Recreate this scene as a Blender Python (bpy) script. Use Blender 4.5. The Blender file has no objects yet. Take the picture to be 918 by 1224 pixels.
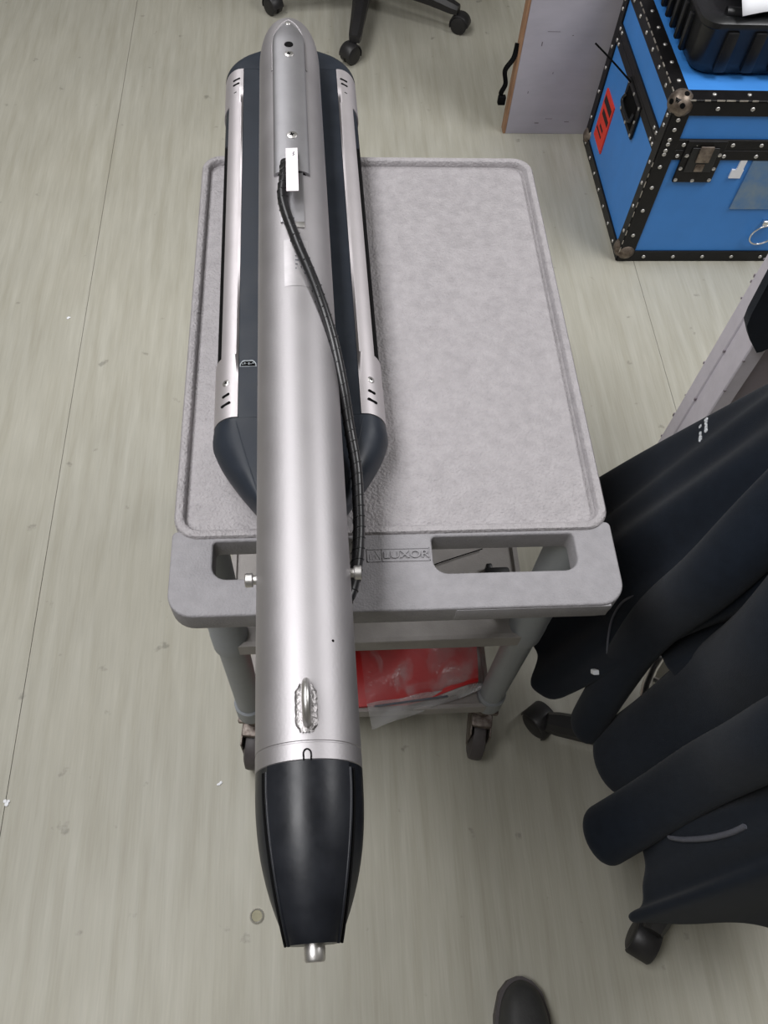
import bpy, bmesh, math, random
from mathutils import Vector, Matrix
random.seed(7)
PI = math.pi
S = bpy.context.scene
COL = S.collection

# ------------------------------------------------------------------ camera
H = 0.83                                   # height of the cart's top deck
yaw, pitch, roll = -0.143761934, 1.04142119, 0.102087394
fw = Vector((-math.sin(yaw)*math.cos(pitch), math.cos(yaw)*math.cos(pitch), -math.sin(pitch)))
rt = Vector((math.cos(yaw), math.sin(yaw), 0)); up = rt.cross(fw)
r2 = rt*math.cos(roll) + up*math.sin(roll); u2 = -rt*math.sin(roll) + up*math.cos(roll)
cd = bpy.data.cameras.new('camera'); cam = bpy.data.objects.new('camera', cd); COL.objects.link(cam)
M = Matrix((r2, u2, -fw)).transposed().to_4x4()
M.translation = Vector((-0.0748128, -0.4156263, 0.7623657 + H))
cam.matrix_world = M
cd.sensor_fit = 'VERTICAL'; cd.sensor_height = 36.0; cd.lens = 1000.0/1224.0*36.0
cd.clip_start = 0.02
S.camera = cam

# ------------------------------------------------------------------ world, lights, exposure
w = bpy.data.worlds.new('world'); S.world = w; w.use_nodes = True
w.node_tree.nodes['Background'].inputs[0].default_value = (0.9, 0.95, 1.0, 1)
w.node_tree.nodes['Background'].inputs[1].default_value = 0.15
S.view_settings.view_transform = 'Standard'; S.view_settings.look = 'None'
S.view_settings.gamma = 1.0; S.view_settings.use_curve_mapping = False
S.view_settings.exposure = 0.0

def area(name, loc, sx, sy, power, col=(0.97, 0.985, 1.0)):
    l = bpy.data.lights.new(name, 'AREA'); l.shape = 'RECTANGLE'; l.size = sx; l.size_y = sy
    l.energy = power; l.color = col
    o = bpy.data.objects.new(name, l); COL.objects.link(o); o.location = loc
    return o
area('ceiling_lamp_left', (-0.9, -0.1, 2.62), 0.75, 1.4, 46, (0.99, 0.985, 1.0))
area('ceiling_lamp_left_middle', (-0.9, 1.8, 2.62), 0.75, 1.2, 26, (0.99, 0.985, 1.0))
area('ceiling_lamp_right', (1.8, 0.8, 2.62), 0.75, 1.5, 58, (0.99, 0.985, 1.0))

# ------------------------------------------------------------------ materials
def lin(c):
    return tuple(((x/255)/12.92 if x/255 <= 0.04045 else ((x/255+0.055)/1.055)**2.4) for x in c)
def mat(name, rgb, rough=0.5, metal=0.0, var=0.0, vs=20.0, stretch=(1, 1, 1), bump=0.0, bs=200.0, spec=0.5,
        rgb2=None, sheen=0.0, coat=0.0, rvar=0.0):
    m = bpy.data.materials.new(name); m.use_nodes = True
    nt = m.node_tree; b = nt.nodes['Principled BSDF']; L = nt.links.new
    c = lin(rgb)
    b.inputs['Base Color'].default_value = (*c, 1); b.inputs['Roughness'].default_value = rough
    b.inputs['Metallic'].default_value = metal; b.inputs['Specular IOR Level'].default_value = spec
    if sheen: b.inputs['Sheen Weight'].default_value = sheen; b.inputs['Sheen Roughness'].default_value = 0.5
    if coat: b.inputs['Coat Weight'].default_value = coat; b.inputs['Coat Roughness'].default_value = 0.15
    tc = nt.nodes.new('ShaderNodeTexCoord')
    if var or rgb2 or rvar:
        mp = nt.nodes.new('ShaderNodeMapping'); mp.inputs['Scale'].default_value = stretch
        n = nt.nodes.new('ShaderNodeTexNoise'); n.inputs['Scale'].default_value = vs; n.inputs['Detail'].default_value = 6
        n.inputs['Roughness'].default_value = 0.6
        L(tc.outputs['Object'], mp.inputs[0]); L(mp.outputs[0], n.inputs['Vector'])
        r = nt.nodes.new('ShaderNodeValToRGB')
        r.color_ramp.elements[0].position = 0.32; r.color_ramp.elements[1].position = 0.68
        c2 = lin(rgb2) if rgb2 else tuple(min(1, x*(1+var)) for x in c)
        c1 = c if rgb2 else tuple(x*(1-var) for x in c)
        r.color_ramp.elements[0].color = (*c1, 1); r.color_ramp.elements[1].color = (*c2, 1)
        L(n.outputs['Fac'], r.inputs[0]); L(r.outputs[0], b.inputs['Base Color'])
        if rvar:
            mr = nt.nodes.new('ShaderNodeMapRange'); mr.inputs['To Min'].default_value = rough-rvar; mr.inputs['To Max'].default_value = rough+rvar
            mr.inputs['From Min'].default_value = 0.3; mr.inputs['From Max'].default_value = 0.7
            L(n.outputs['Fac'], mr.inputs[0]); L(mr.outputs[0], b.inputs['Roughness'])
    if bump:
        n2 = nt.nodes.new('ShaderNodeTexNoise'); n2.inputs['Scale'].default_value = bs; n2.inputs['Detail'].default_value = 3
        bp = nt.nodes.new('ShaderNodeBump'); bp.inputs['Strength'].default_value = bump; bp.inputs['Distance'].default_value = 0.002
        L(tc.outputs['Object'], n2.inputs['Vector']); L(n2.outputs['Fac'], bp.inputs['Height']); L(bp.outputs[0], b.inputs['Normal'])
    return m

def floor_material():
    m = bpy.data.materials.new('streaked_vinyl'); m.use_nodes = True
    nt = m.node_tree; b = nt.nodes['Principled BSDF']; L = nt.links.new
    tc = nt.nodes.new('ShaderNodeTexCoord')
    def noise(scale, stretch, detail=6, rot=0.0):
        mp = nt.nodes.new('ShaderNodeMapping'); mp.inputs['Scale'].default_value = stretch; mp.inputs['Rotation'].default_value = (0, 0, rot)
        n = nt.nodes.new('ShaderNodeTexNoise'); n.inputs['Scale'].default_value = scale; n.inputs['Detail'].default_value = detail
        L(tc.outputs['Object'], mp.inputs[0]); L(mp.outputs[0], n.inputs['Vector']); return n
    def ramp(src, p0, c0, p1, c1):
        r = nt.nodes.new('ShaderNodeValToRGB'); e = r.color_ramp.elements
        e[0].position = p0; e[0].color = c0; e[1].position = p1; e[1].color = c1
        L(src.outputs['Fac'], r.inputs[0]); return r
    def mix(mode, fac, a, bb):
        x = nt.nodes.new('ShaderNodeMixRGB'); x.blend_type = mode; x.inputs[0].default_value = fac
        L(a.outputs[0], x.inputs[1]); L(bb.outputs[0], x.inputs[2]); return x
    g = lambda v: (v, v, v, 1)
    base = ramp(noise(11, (4.5, 0.30, 1)), 0.3, (*lin((166, 163, 149)), 1), 0.7, (*lin((181, 179, 167)), 1))
    fine = ramp(noise(60, (5, 0.22, 1)), 0.3, g(0.91), 0.7, g(1.0))
    blot = ramp(noise(2.2, (1, 1, 1)), 0.35, (0.93, 0.93, 0.93, 1), 0.65, (1, 0.995, 0.985, 1))
    scuff = ramp(noise(21, (1, 1, 1), 8), 0.68, g(1.0), 0.74, g(0.66))
    c = mix('MULTIPLY', 1, mix('MULTIPLY', 1, mix('MULTIPLY', 1, base, fine), blot), scuff)
    L(c.outputs[0], b.inputs['Base Color'])
    rr = nt.nodes.new('ShaderNodeMapRange'); rr.inputs['To Min'].default_value = 0.42; rr.inputs['To Max'].default_value = 0.6
    L(noise(5, (1, 1, 1)).outputs['Fac'], rr.inputs[0]); L(rr.outputs[0], b.inputs['Roughness'])
    b.inputs['Specular IOR Level'].default_value = 0.35
    return m

MT = dict(
    floor=floor_material(),
    wall=mat('painted_wall', (158, 156, 152), 0.9, var=0.03, vs=3),
    ceil=mat('ceiling_tile', (225, 224, 220), 0.9, var=0.02, vs=4),
    steel=mat('brushed_stainless', (172, 169, 171), 0.56, 1.0, var=0.035, vs=14, stretch=(1, 1, 1), bump=0.05, bs=380, rvar=0.025),
    cover=mat('bead_blasted_steel', (160, 159, 162), 0.54, 1.0, var=0.05, vs=25, bump=0.04, bs=500),
    alu=mat('satin_aluminium', (198, 193, 195), 0.55, 0.9, var=0.04, vs=20, bump=0.03, bs=500),
    bright=mat('bright_steel', (205, 203, 201), 0.4, 1.0, var=0.05, vs=60),
    weld=mat('weld_bead', (140, 137, 137), 0.42, 1.0, var=0.2, vs=150, bump=0.5, bs=300),
    blackp=mat('black_acetal', (38, 43, 51), 0.45, spec=0.25, var=0.12, vs=30, bump=0.05, bs=150, rvar=0.08),
    nose=mat('black_nose_plastic', (24, 26, 31), 0.38, spec=0.28, var=0.35, vs=22, bump=0.06, bs=120, rvar=0.1),
    dark=mat('dark_void', (10, 10, 11), 0.85, var=0.1, spec=0.1),  # small black parts; also fills holes and slots in place of their inner shade
    cable=mat('black_cable', (24, 24, 26), 0.33, var=0.1, vs=60),
    tag=mat('white_tape', (238, 230, 234), 0.6, var=0.02, vs=60),
    label=mat('clear_label', (182, 179, 181), 0.5, 0.9, var=0.05, vs=90),
    deck=mat('grey_structural_foam', (153, 149, 151), 0.5, var=0.10, vs=75, bump=1.0, bs=330, rvar=0.08, spec=0.5),
    handle=mat('grey_moulded_plastic', (136, 134, 137), 0.55, var=0.08, vs=70, bump=0.35, bs=450, spec=0.35),
    shelf=mat('dusty_grey_plastic', (150, 146, 143), 0.65, var=0.1, vs=25, bump=0.2, bs=400, spec=0.3),
    leg=mat('grey_plastic_tube', (134, 138, 142), 0.45, var=0.04, vs=20, bump=0.05, bs=200),
    wheel=mat('dark_grey_tyre', (72, 67, 68), 0.55, var=0.12, vs=50, bump=0.1),
    rust=mat('rusty_zinc', (88, 76, 70), 0.5, 0.8, rgb2=(142, 134, 128), vs=90, bump=0.3, bs=200),
    red=mat('red_fabric', (186, 18, 22), 0.5, var=0.12, vs=14, bump=0.2, bs=60),
    navy=mat('navy_fleece', (22, 28, 37), 0.95, var=0.12, vs=60, bump=0.35, bs=900, spec=0.1, sheen=0.06),
    zip=mat('grey_zip_tape', (84, 86, 95), 0.6, var=0.1, vs=200, bump=0.5, bs=900),
    white=mat('white_thread', (225, 228, 232), 0.7, var=0.03),
    chair=mat('black_chair_plastic', (34, 33, 34), 0.45, var=0.08, vs=30, bump=0.08, bs=300),
    chairf=mat('black_chair_fabric', (28, 28, 30), 0.9, var=0.1, vs=80, bump=0.3, bs=700),
    chrome=mat('chrome', (232, 230, 226), 0.3, 1.0, var=0.02),
    blue=mat('blue_laminate', (62, 134, 212), 0.5, var=0.05, vs=9, bump=0.05, bs=350),
    edge=mat('worn_black_angle', (19, 18, 19), 0.42, spec=0.3, var=0.25, vs=40, bump=0.12, bs=150),
    paintwear=mat('scraped_edge', (120, 112, 104), 0.5, 0.6, rgb2=(205, 200, 190), vs=60),
    corner=mat('worn_corner_steel', (74, 62, 54), 0.45, 0.7, rgb2=(150, 138, 126), vs=45, bump=0.25, bs=90),
    rivet=mat('rivet_zinc', (200, 198, 194), 0.35, 0.8, var=0.05),
    orange=mat('red_warning_label', (226, 58, 40), 0.55, var=0.03, vs=40),
    ink=mat('black_ink', (30, 22, 22), 0.7, var=0.05),
    silvert=mat('silver_tape', (70, 122, 178), 0.4, 0.1, rgb2=(128, 146, 158), vs=16),
    crate=mat('black_polymer', (20, 21, 23), 0.4, var=0.1, vs=20, bump=0.05, bs=200),
    paper=mat('white_paper', (236, 238, 242), 0.8, var=0.02, vs=10),
    laminate=mat('grey_laminate', (170, 166, 174), 0.6, var=0.06, vs=8, stretch=(1, 1, 3), bump=0.1, bs=60),
    wood=mat('worn_wood_edge', (128, 92, 66), 0.7, rgb2=(168, 132, 102), vs=30, stretch=(3, 3, 0.4), bump=0.2, bs=120),
    panelband=mat('worn_grey_paint', (200, 195, 203), 0.6, var=0.05, vs=25, bump=0.3, bs=70),
    panelside=mat('mauve_grey_panel', (136, 128, 134), 0.7, var=0.06, vs=20),
    rubber=mat('grey_black_rubber', (50, 50, 50), 0.55, var=0.12, vs=60, bump=0.15, bs=250),
    silvert2=mat('worn_foil', (150, 156, 160), 0.5, 0.3, var=0.25, vs=200),
    scuff=mat('dark_scuff', (112, 106, 110), 0.8, var=0.2, vs=90),
    gold=mat('cap_inner', (128, 124, 100), 0.5, 0.2, var=0.08, vs=90),
    trouser=mat('dark_trouser', (38, 38, 42), 0.9, var=0.1, vs=60, bump=0.3, bs=600),
)
def plastic_film(name, a0, a1):
    m = bpy.data.materials.new(name); m.use_nodes = True
    nt = m.node_tree; b = nt.nodes['Principled BSDF']; L = nt.links.new
    b.inputs['Base Color'].default_value = (0.62, 0.62, 0.64, 1); b.inputs['Roughness'].default_value = 0.2
    b.inputs['Specular IOR Level'].default_value = 0.9
    tc = nt.nodes.new('ShaderNodeTexCoord')
    n = nt.nodes.new('ShaderNodeTexNoise'); n.inputs['Scale'].default_value = 30; n.inputs['Detail'].default_value = 4
    bp = nt.nodes.new('ShaderNodeBump'); bp.inputs['Strength'].default_value = 1.0; bp.inputs['Distance'].default_value = 0.006
    w_ = nt.nodes.new('ShaderNodeTexNoise'); w_.inputs['Scale'].default_value = 13; w_.inputs['Detail'].default_value = 4; w_.inputs['Distortion'].default_value = 1.2
    ar = nt.nodes.new('ShaderNodeValToRGB'); e = ar.color_ramp.elements
    e[0].position = 0.52; e[0].color = (a0, a0, a0, 1); e[1].position = 0.8; e[1].color = (a1, a1, a1, 1)  # more opaque noise patches imitate highlights on the crinkles
    L(tc.outputs['Object'], n.inputs['Vector']); L(tc.outputs['Object'], w_.inputs['Vector'])
    L(w_.outputs['Fac'], ar.inputs[0]); L(ar.outputs[0], b.inputs['Alpha'])
    L(n.outputs['Fac'], bp.inputs['Height']); L(bp.outputs[0], b.inputs['Normal'])
    return m
MT['film'] = plastic_film('clear_plastic_film', 0.05, 0.35)
MT['film_end'] = plastic_film('folded_plastic_film', 0.30, 0.75)

# ------------------------------------------------------------------ mesh helpers
def finish(name, bm, m, parent=None, smooth=40, mods=None):
    bmesh.ops.remove_doubles(bm, verts=bm.verts, dist=1e-6)
    bmesh.ops.recalc_face_normals(bm, faces=bm.faces)
    if smooth:
        for f in bm.faces: f.smooth = True
        for e in bm.edges:
            if len(e.link_faces) == 2 and e.calc_face_angle(0) > math.radians(smooth): e.smooth = False
    me = bpy.data.meshes.new(name); bm.to_mesh(me); bm.free()
    me.materials.append(MT[m])
    o = bpy.data.objects.new(name, me); COL.objects.link(o)
    if parent: o.parent = parent
    return o
def thing(name, label, cat, loc=(0, 0, 0), rz=0.0, group=None):
    o = bpy.data.objects.new(name, None); COL.objects.link(o); o.location = loc; o.rotation_euler = (0, 0, rz)
    o.empty_display_size = 0.1
    return tag(o, label, cat, group)
def tag(o, label, cat, group=None):
    o['label'] = label; o['category'] = cat
    if group: o['group'] = group
    return o
def struct(o): o['kind'] = 'structure'; return o
def stuff(o): o['kind'] = 'stuff'; return o
def B(): return bmesh.new()
def box(bm, x0, x1, y0, y1, z0, z1, bev=0.0, seg=2, mtx=None):
    t = bmesh.new()
    bmesh.ops.create_cube(t, size=1)
    for v in t.verts: v.co = Vector(((x0+x1)/2+v.co.x*(x1-x0), (y0+y1)/2+v.co.y*(y1-y0), (z0+z1)/2+v.co.z*(z1-z0)))
    if bev: bmesh.ops.bevel(t, geom=t.edges[:]+t.verts[:], offset=bev, segments=seg, affect='EDGES', profile=0.5)
    merge(bm, t, mtx); return bm
def merge(bm, t, mtx=None):
    if mtx is not None: bmesh.ops.transform(t, matrix=mtx, verts=t.verts)
    me = bpy.data.meshes.new('tmp'); t.to_mesh(me); t.free(); bm.from_mesh(me); bpy.data.meshes.remove(me)
def loft(bm, rings, cap=True, closed=True):
    R = [[bm.verts.new(p) for p in r] for r in rings]
    n = len(R[0])
    for a, b in zip(R, R[1:]):
        for i in range(n if closed else n-1):
            j = (i+1) % n
            try: bm.faces.new((a[i], a[j], b[j], b[i]))
            except ValueError: pass
    if cap:
        for r in (R[0], R[-1]):
            try: bm.faces.new(r)
            except ValueError: pass
    return bm
def frame(d):
    d = Vector(d).normalized(); a = Vector((0, 0, 1)) if abs(d.z) < 0.95 else Vector((1, 0, 0))
    u = d.cross(a).normalized(); return u, d.cross(u).normalized()
def cyl(bm, p, q, r, r1=None, n=20, bev=0.0):
    p, q = Vector(p), Vector(q); u, v = frame(q-p); r1 = r if r1 is None else r1
    d = (q-p).normalized()
    st = [(p, r), (q, r1)]
    if bev: st = [(p, r-bev), (p+d*bev, r), (q-d*bev, r1), (q, r1-bev)]
    return loft(bm, [[c + (u*math.cos(2*PI*i/n)+v*math.sin(2*PI*i/n))*rr for i in range(n)] for c, rr in st])
def lathe(bm, prof, c, d, n=24):
    c = Vector(c); d = Vector(d).normalized(); u, v = frame(d)
    return loft(bm, [[c + d*z + (u*math.cos(2*PI*i/n)+v*math.sin(2*PI*i/n))*max(r, 1e-4) for i in range(n)] for r, z in prof])
def spline(pts, k=8):
    P = [Vector(p) for p in pts]; out = []
    for i in range(len(P)-1):
        p0 = P[max(i-1, 0)]; p1 = P[i]; p2 = P[i+1]; p3 = P[min(i+2, len(P)-1)]
        for j in range(k):
            t = j/k
            out.append(0.5*((2*p1)+(p2-p0)*t+(2*p0-5*p1+4*p2-p3)*t*t+(-p0+3*p1-3*p2+p3)*t**3))
    out.append(P[-1]); return out
def tube(bm, pts, r, n=12, k=8, fn=None):
    P = spline(pts, k) if k else [Vector(p) for p in pts]
    rings = []; u = None
    for i, c in enumerate(P):
        d = (P[min(i+1, len(P)-1)]-P[max(i-1, 0)]).normalized()
        if u is None: u, _ = frame(d)
        u = (u-d*u.dot(d)).normalized(); v = d.cross(u)
        rr = r if fn is None else fn(i/(len(P)-1))
        a, b = rr if isinstance(rr, tuple) else (rr, rr)
        rings.append([c+u*math.cos(2*PI*j/n)*a+v*math.sin(2*PI*j/n)*b for j in range(n)])
    return loft(bm, rings)
def rrect(x0, x1, y0, y1, r, n=6):
    if not isinstance(r, (list, tuple)): r = [r]*4
    out = []
    for (cx, cy, a, rr) in ((x1-r[0], y1-r[0], 0, r[0]), (x0+r[1], y1-r[1], PI/2, r[1]), (x0+r[2], y0+r[2], PI, r[2]), (x1-r[3], y0+r[3], 1.5*PI, r[3])):
        for i in range(n+1):
            t = a+PI/2*i/n; out.append((cx+rr*math.cos(t), cy+rr*math.sin(t)))
    return out
def plate_bm(loops, z0, z1, bev=0.0, res=2):
    """flat plate with holes: 2D curve filled, extruded and bevelled, then turned into a mesh"""
    cu = bpy.data.curves.new('tmp', 'CURVE'); cu.dimensions = '2D'; cu.fill_mode = 'BOTH'
    cu.extrude = (z1-z0)/2-bev; cu.bevel_depth = bev; cu.bevel_resolution = res; cu.offset = -bev
    for L in loops:
        s = cu.splines.new('POLY'); s.points.add(len(L)-1); s.use_cyclic_u = True
        for p, (x, y) in zip(s.points, L): p.co = (x, y, 0, 1)
    o = bpy.data.objects.new('tmp', cu); COL.objects.link(o)
    dg = bpy.context.evaluated_depsgraph_get(); me = bpy.data.meshes.new_from_object(o.evaluated_get(dg))
    bm = bmesh.new(); bm.from_mesh(me)
    bpy.data.objects.remove(o); bpy.data.curves.remove(cu); bpy.data.meshes.remove(me)
    bmesh.ops.translate(bm, verts=bm.verts, vec=(0, 0, (z0+z1)/2)); return bm
def text_bm(s, size, depth, mtx):
    cu = bpy.data.curves.new('tmp', 'FONT'); cu.body = s; cu.size = size; cu.extrude = depth; cu.align_x = 'CENTER'; cu.align_y = 'CENTER'
    o = bpy.data.objects.new('tmp', cu); COL.objects.link(o)
    dg = bpy.context.evaluated_depsgraph_get(); me = bpy.data.meshes.new_from_object(o.evaluated_get(dg))
    bm = bmesh.new(); bm.from_mesh(me)
    bpy.data.objects.remove(o); bpy.data.curves.remove(cu); bpy.data.meshes.remove(me)
    bmesh.ops.transform(bm, matrix=mtx, verts=bm.verts); return bm
def copy_tree(o, parent=None):
    c = o.copy(); COL.objects.link(c)
    if parent: c.parent = parent
    for ch in list(o.children): copy_tree(ch, c)
    return c

# ------------------------------------------------------------------ setting
RX0, RX1, RY0, RY1, RZ = -3.2, 3.6, -2.6, 4.6, 2.72
fl = struct(finish('floor', box(B(), RX0, RX1, RY0, RY1, -0.06, -0.004), 'floor', smooth=0))
seams = [RX0, -2.12, -0.655, 0.785, 2.23, RX1]
for a, b in zip(seams, seams[1:]):
    o = finish('vinyl_sheet', box(B(), a+0.0006, b-0.0006, RY0, RY1, -0.004, 0.0), 'floor', fl, smooth=0)
struct(finish('ceiling', box(B(), RX0, RX1, RY0, RY1, RZ, RZ+0.05), 'ceil', smooth=0))
struct(finish('wall_left', box(B(), RX0-0.08, RX0, RY0, RY1, -0.06, RZ), 'wall', smooth=0))
struct(finish('wall_right', box(B(), RX1, RX1+0.08, RY0, RY1, -0.06, RZ), 'wall', smooth=0))
struct(finish('wall_back', box(B(), RX0, RX1, RY1, RY1+0.08, -0.06, RZ), 'wall', smooth=0))
struct(finish('wall_front', box(B(), RX0, RX1, RY0-0.08, RY0, -0.06, RZ), 'wall', smooth=0))

# ------------------------------------------------------------------ utility cart
cart = thing('utility_cart', 'grey plastic three-shelf utility cart carrying the long metal towfish', 'cart', (0, 0, 0))
HW, TL = 0.2295, 0.602
# top deck: a rim around a shallow recess, made as nested rounded loops
def ring(x0, x1, y0, y1, r, z): return [Vector((x, y, z)) for x, y in rrect(x0, x1, y0, y1, r, 8)]
bm = B()
X0, X1, Y1 = -HW, HW, TL
def deck_ring(d, z, dz=0): return ring(X0+d, X1-d, 0.0+d, Y1-d, max(0.026-d*0.8, 0.008), H+z)
loft(bm, [deck_ring(0.004, -0.034), deck_ring(0.0, -0.030), deck_ring(0.0, -0.003), deck_ring(0.002, 0.0), deck_ring(0.0075, 0.0005),
          deck_ring(0.0095, -0.001), deck_ring(0.011, -0.0085), deck_ring(0.013, -0.0095), deck_ring(0.0155, -0.0088), deck_ring(0.018, -0.008)])
finish('top_deck', bm, 'deck', cart, 50)
# handle plate with two grip openings
hp = plate_bm([rrect(-0.2305, 0.2305, -0.086, 0.010, [0.006, 0.006, 0.026, 0.026], 8),
               rrect(0.037, 0.188, -0.046, -0.0035, [0.0045, 0.0045, 0.015, 0.015], 6),
               rrect(-0.188, -0.040, -0.046, -0.0035, [0.0045, 0.0045, 0.015, 0.015], 6)], H-0.034, H-0.003, 0.0025, 3)
handle = finish('handle_plate', hp, 'handle', cart, 50)
# small flash line and step on the front lip of the handle
finish('moulding_step', box(B(), 0.056, 0.215, -0.0868, -0.083, H-0.030, H-0.006, 0.001), 'handle', handle)
# moulded maker's plate: frame, mark and letters
bm = B()
lx0, lx1, ly0, ly1, lz = -0.031, 0.034, -0.0315, -0.0165, H-0.0032
for a in ((lx0, lx1, ly0, ly0+0.0008), (lx0, lx1, ly1-0.0008, ly1), (lx0, lx0+0.0008, ly0, ly1), (lx1-0.0008, lx1, ly0, ly1), (lx0+0.0155, lx0+0.0163, ly0, ly1)):
    box(bm, *a, lz, lz+0.0011)
merge(bm, text_bm('LUXOR', 0.0125, 0.0013, Matrix.Translation((0.0095, -0.0242, lz+0.0005)) @ Matrix.Diagonal((1.14, 0.95, 1, 1))))
tube(bm, [(lx0+0.003, ly0+0.003, lz), (lx0+0.003, ly1-0.006, lz), (lx0+0.006, ly1-0.003, lz), (lx0+0.009, ly1-0.003, lz), (lx0+0.0135, ly0+0.003, lz)], 0.0008, 6, 0)
tube(bm, [(lx0+0.006, ly0+0.003, lz), (lx0+0.0075, ly1-0.007, lz), (lx0+0.010, ly0+0.003, lz)], 0.0007, 6, 0)
finish('raised_lettering', bm, 'handle', handle, 30)
# two lower shelves with a small lip
for nm, zt, x in (('middle_shelf', 0.522, 0.206), ('bottom_shelf', 0.205, 0.204)):
    bm = B()
    def sr(d, z): return ring(-x+d, x-d, 0.0+d, TL-d, 0.006, z)
    loft(bm, [sr(0.003, zt-0.032), sr(0.0, zt-0.03), sr(0.0, zt-0.001), sr(0.001, zt), sr(0.007, zt), sr(0.009, zt-0.005), sr(0.012, zt-0.006)])
    finish(nm, bm, 'shelf', cart, 40)
for sx in (-1, 1):
    for ly in (0.022, 0.575):
        bm = B(); c = 0.206*sx
        lathe(bm, [(0.0255, H-0.034), (0.0248, 0.53), (0.0255, 0.528), (0.0255, 0.488), (0.0215, 0.486), (0.0205, 0.215), (0.0245, 0.212), (0.0245, 0.166), (0.018, 0.160)], (c, ly, 0), (0, 0, 1), 28)
        finish('leg', bm, 'leg', cart, 30)
def cart_caster(x, y, ang, brake):
    cz = 0.047; root = None
    mt = Matrix.Translation((x, y, 0)) @ Matrix.Rotation(ang, 4, 'Z')
    bm = B()                                                     # wheel trails along local -y
    box(bm, -0.021, 0.021, -0.021, 0.021, 0.150, 0.162, 0.003)
    cyl(bm, (0, 0, 0.10), (0, 0, 0.155), 0.013)
    box(bm, -0.019, 0.019, -0.030, 0.016, 0.096, 0.110, 0.004)
    for s in (-1, 1): box(bm, s*0.0175-0.0015, s*0.0175+0.0015, -0.045, 0.012, 0.04, 0.105, 0.001)
    bmesh.ops.transform(bm, matrix=mt, verts=bm.verts)
    c = finish('caster', bm, 'rust', cart)
    bm = B()
    lathe(bm, [(0.012, -0.0145), (0.036, -0.0145), (0.0455, -0.011), (0.047, -0.006), (0.047, 0.006), (0.0455, 0.011), (0.036, 0.0145), (0.012, 0.0145)], (0, -0.026, cz), (1, 0, 0), 32)
    bmesh.ops.transform(bm, matrix=mt, verts=bm.verts)
    finish('wheel', bm, 'wheel', c)
    if brake:
        bm = B()
        box(bm, -0.018, 0.018, 0.012, 0.05, 0.078, 0.084, 0.002, mtx=Matrix.Rotation(-0.35, 4, 'X'))
        box(bm, -0.016, 0.016, 0.02, 0.055, 0.05, 0.056, 0.002)
        bmesh.ops.transform(bm, matrix=mt, verts=bm.verts)
        finish('brake_pedal', bm, 'chair', c)
cart_caster(-0.206, 0.022, -0.12, False)
cart_caster(0.206, 0.022, -0.18, True)
cart_caster(-0.206, 0.575, 0.6, False)
cart_caster(0.206, 0.575, -0.5, False)

# things on the lower shelves
pk = thing('red_package', 'folded red cloth in clear plastic on the cart\'s bottom shelf', 'bag', (0.04, 0.13, 0.2))
bm = B()
def blanket(x, y):                                               # rumpled top surface
    return 0.040+0.010*math.sin(x*17+y*9)+0.006*math.sin(x*41-y*23)-0.03*max(0, (-0.05-y)/0.09)**2
nx, ny = 26, 22
top = []; 
rings = []
for j in range(ny+1):
    y = -0.125+0.30*j/ny
    row = []
    for i in range(nx+1):
        x = -0.155+0.295*i/nx
        yy = y + (0.030*max(0, (x-0.02)/0.12) if y < 0 else 0)
        row.append(Vector((x, yy, blanket(x, y)+0.004)))
    rings.append([Vector((row[0].x, row[0].y, 0.001))]+row+[Vector((row[-1].x, row[-1].y, 0.001))])
loft(bm, rings, cap=True)
finish('red_cloth', bm, 'red', pk, 60)
bm = B()
rings = []
for j in range(15):                                              # clear bag lying over the front and drooping past the shelf edge
    t = j/14
    row = []
    for i in range(25):
        s = i/24
        x = -0.06+0.20*s+0.02*t
        if t < 0.5:
            y = 0.0-0.125*t*2+0.028*s; z = blanket(x, y)+0.0085+0.002*math.sin(14*s+9*t)
            if y < -0.1: z = max(z, 0.02)
        else:
            q = (t-0.5)*2
            y = -0.125-0.030*q*(1-0.8*s)+0.03*s; z = 0.030-0.046*q*(1-0.75*s)+0.004*math.sin(17*s+5*q)
        row.append(Vector((x, y, z)))
    rings.append(row)
loft(bm, rings[:8], cap=False, closed=False)
film = finish('clear_bag', bm, 'film', pk, 80)
md = film.modifiers.new('thick', 'SOLIDIFY'); md.thickness = 0.0006
bm = B(); loft(bm, rings[7:], cap=False, closed=False)
fe = finish('bag_end', bm, 'film_end', film, 80)
md = fe.modifiers.new('thick', 'SOLIDIFY'); md.thickness = 0.0006
bm = B()
box(bm, -0.05, 0.075, -0.1270, -0.1235, 0.030, 0.0325, 0.0008, mtx=Matrix.Rotation(0.10, 4, 'Z'))
finish('zip_seal', bm, 'zip', film)
o = finish('thin_strip', tube(B(), [(0.03, 0.095, 0.521), (0.09, 0.118, 0.5215), (0.155, 0.139, 0.521)], 0.0009, 6), 'dark')
tag(o, 'thin dark wire lying on the cart\'s middle shelf, seen through the right grip opening', 'wire')
bm = B(); box(bm, 0.150, 0.186, 0.055, 0.100, 0.5162, 0.542, 0.004); box(bm, 0.155, 0.164, 0.095, 0.110, 0.519, 0.533, 0.002); cyl(bm, (0.16, 0.06, 0.53), (0.185, 0.03, 0.53), 0.006)
tag(finish('black_connector', bm, 'crate'), 'small black block on the middle shelf under the right grip opening', 'block')

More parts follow.
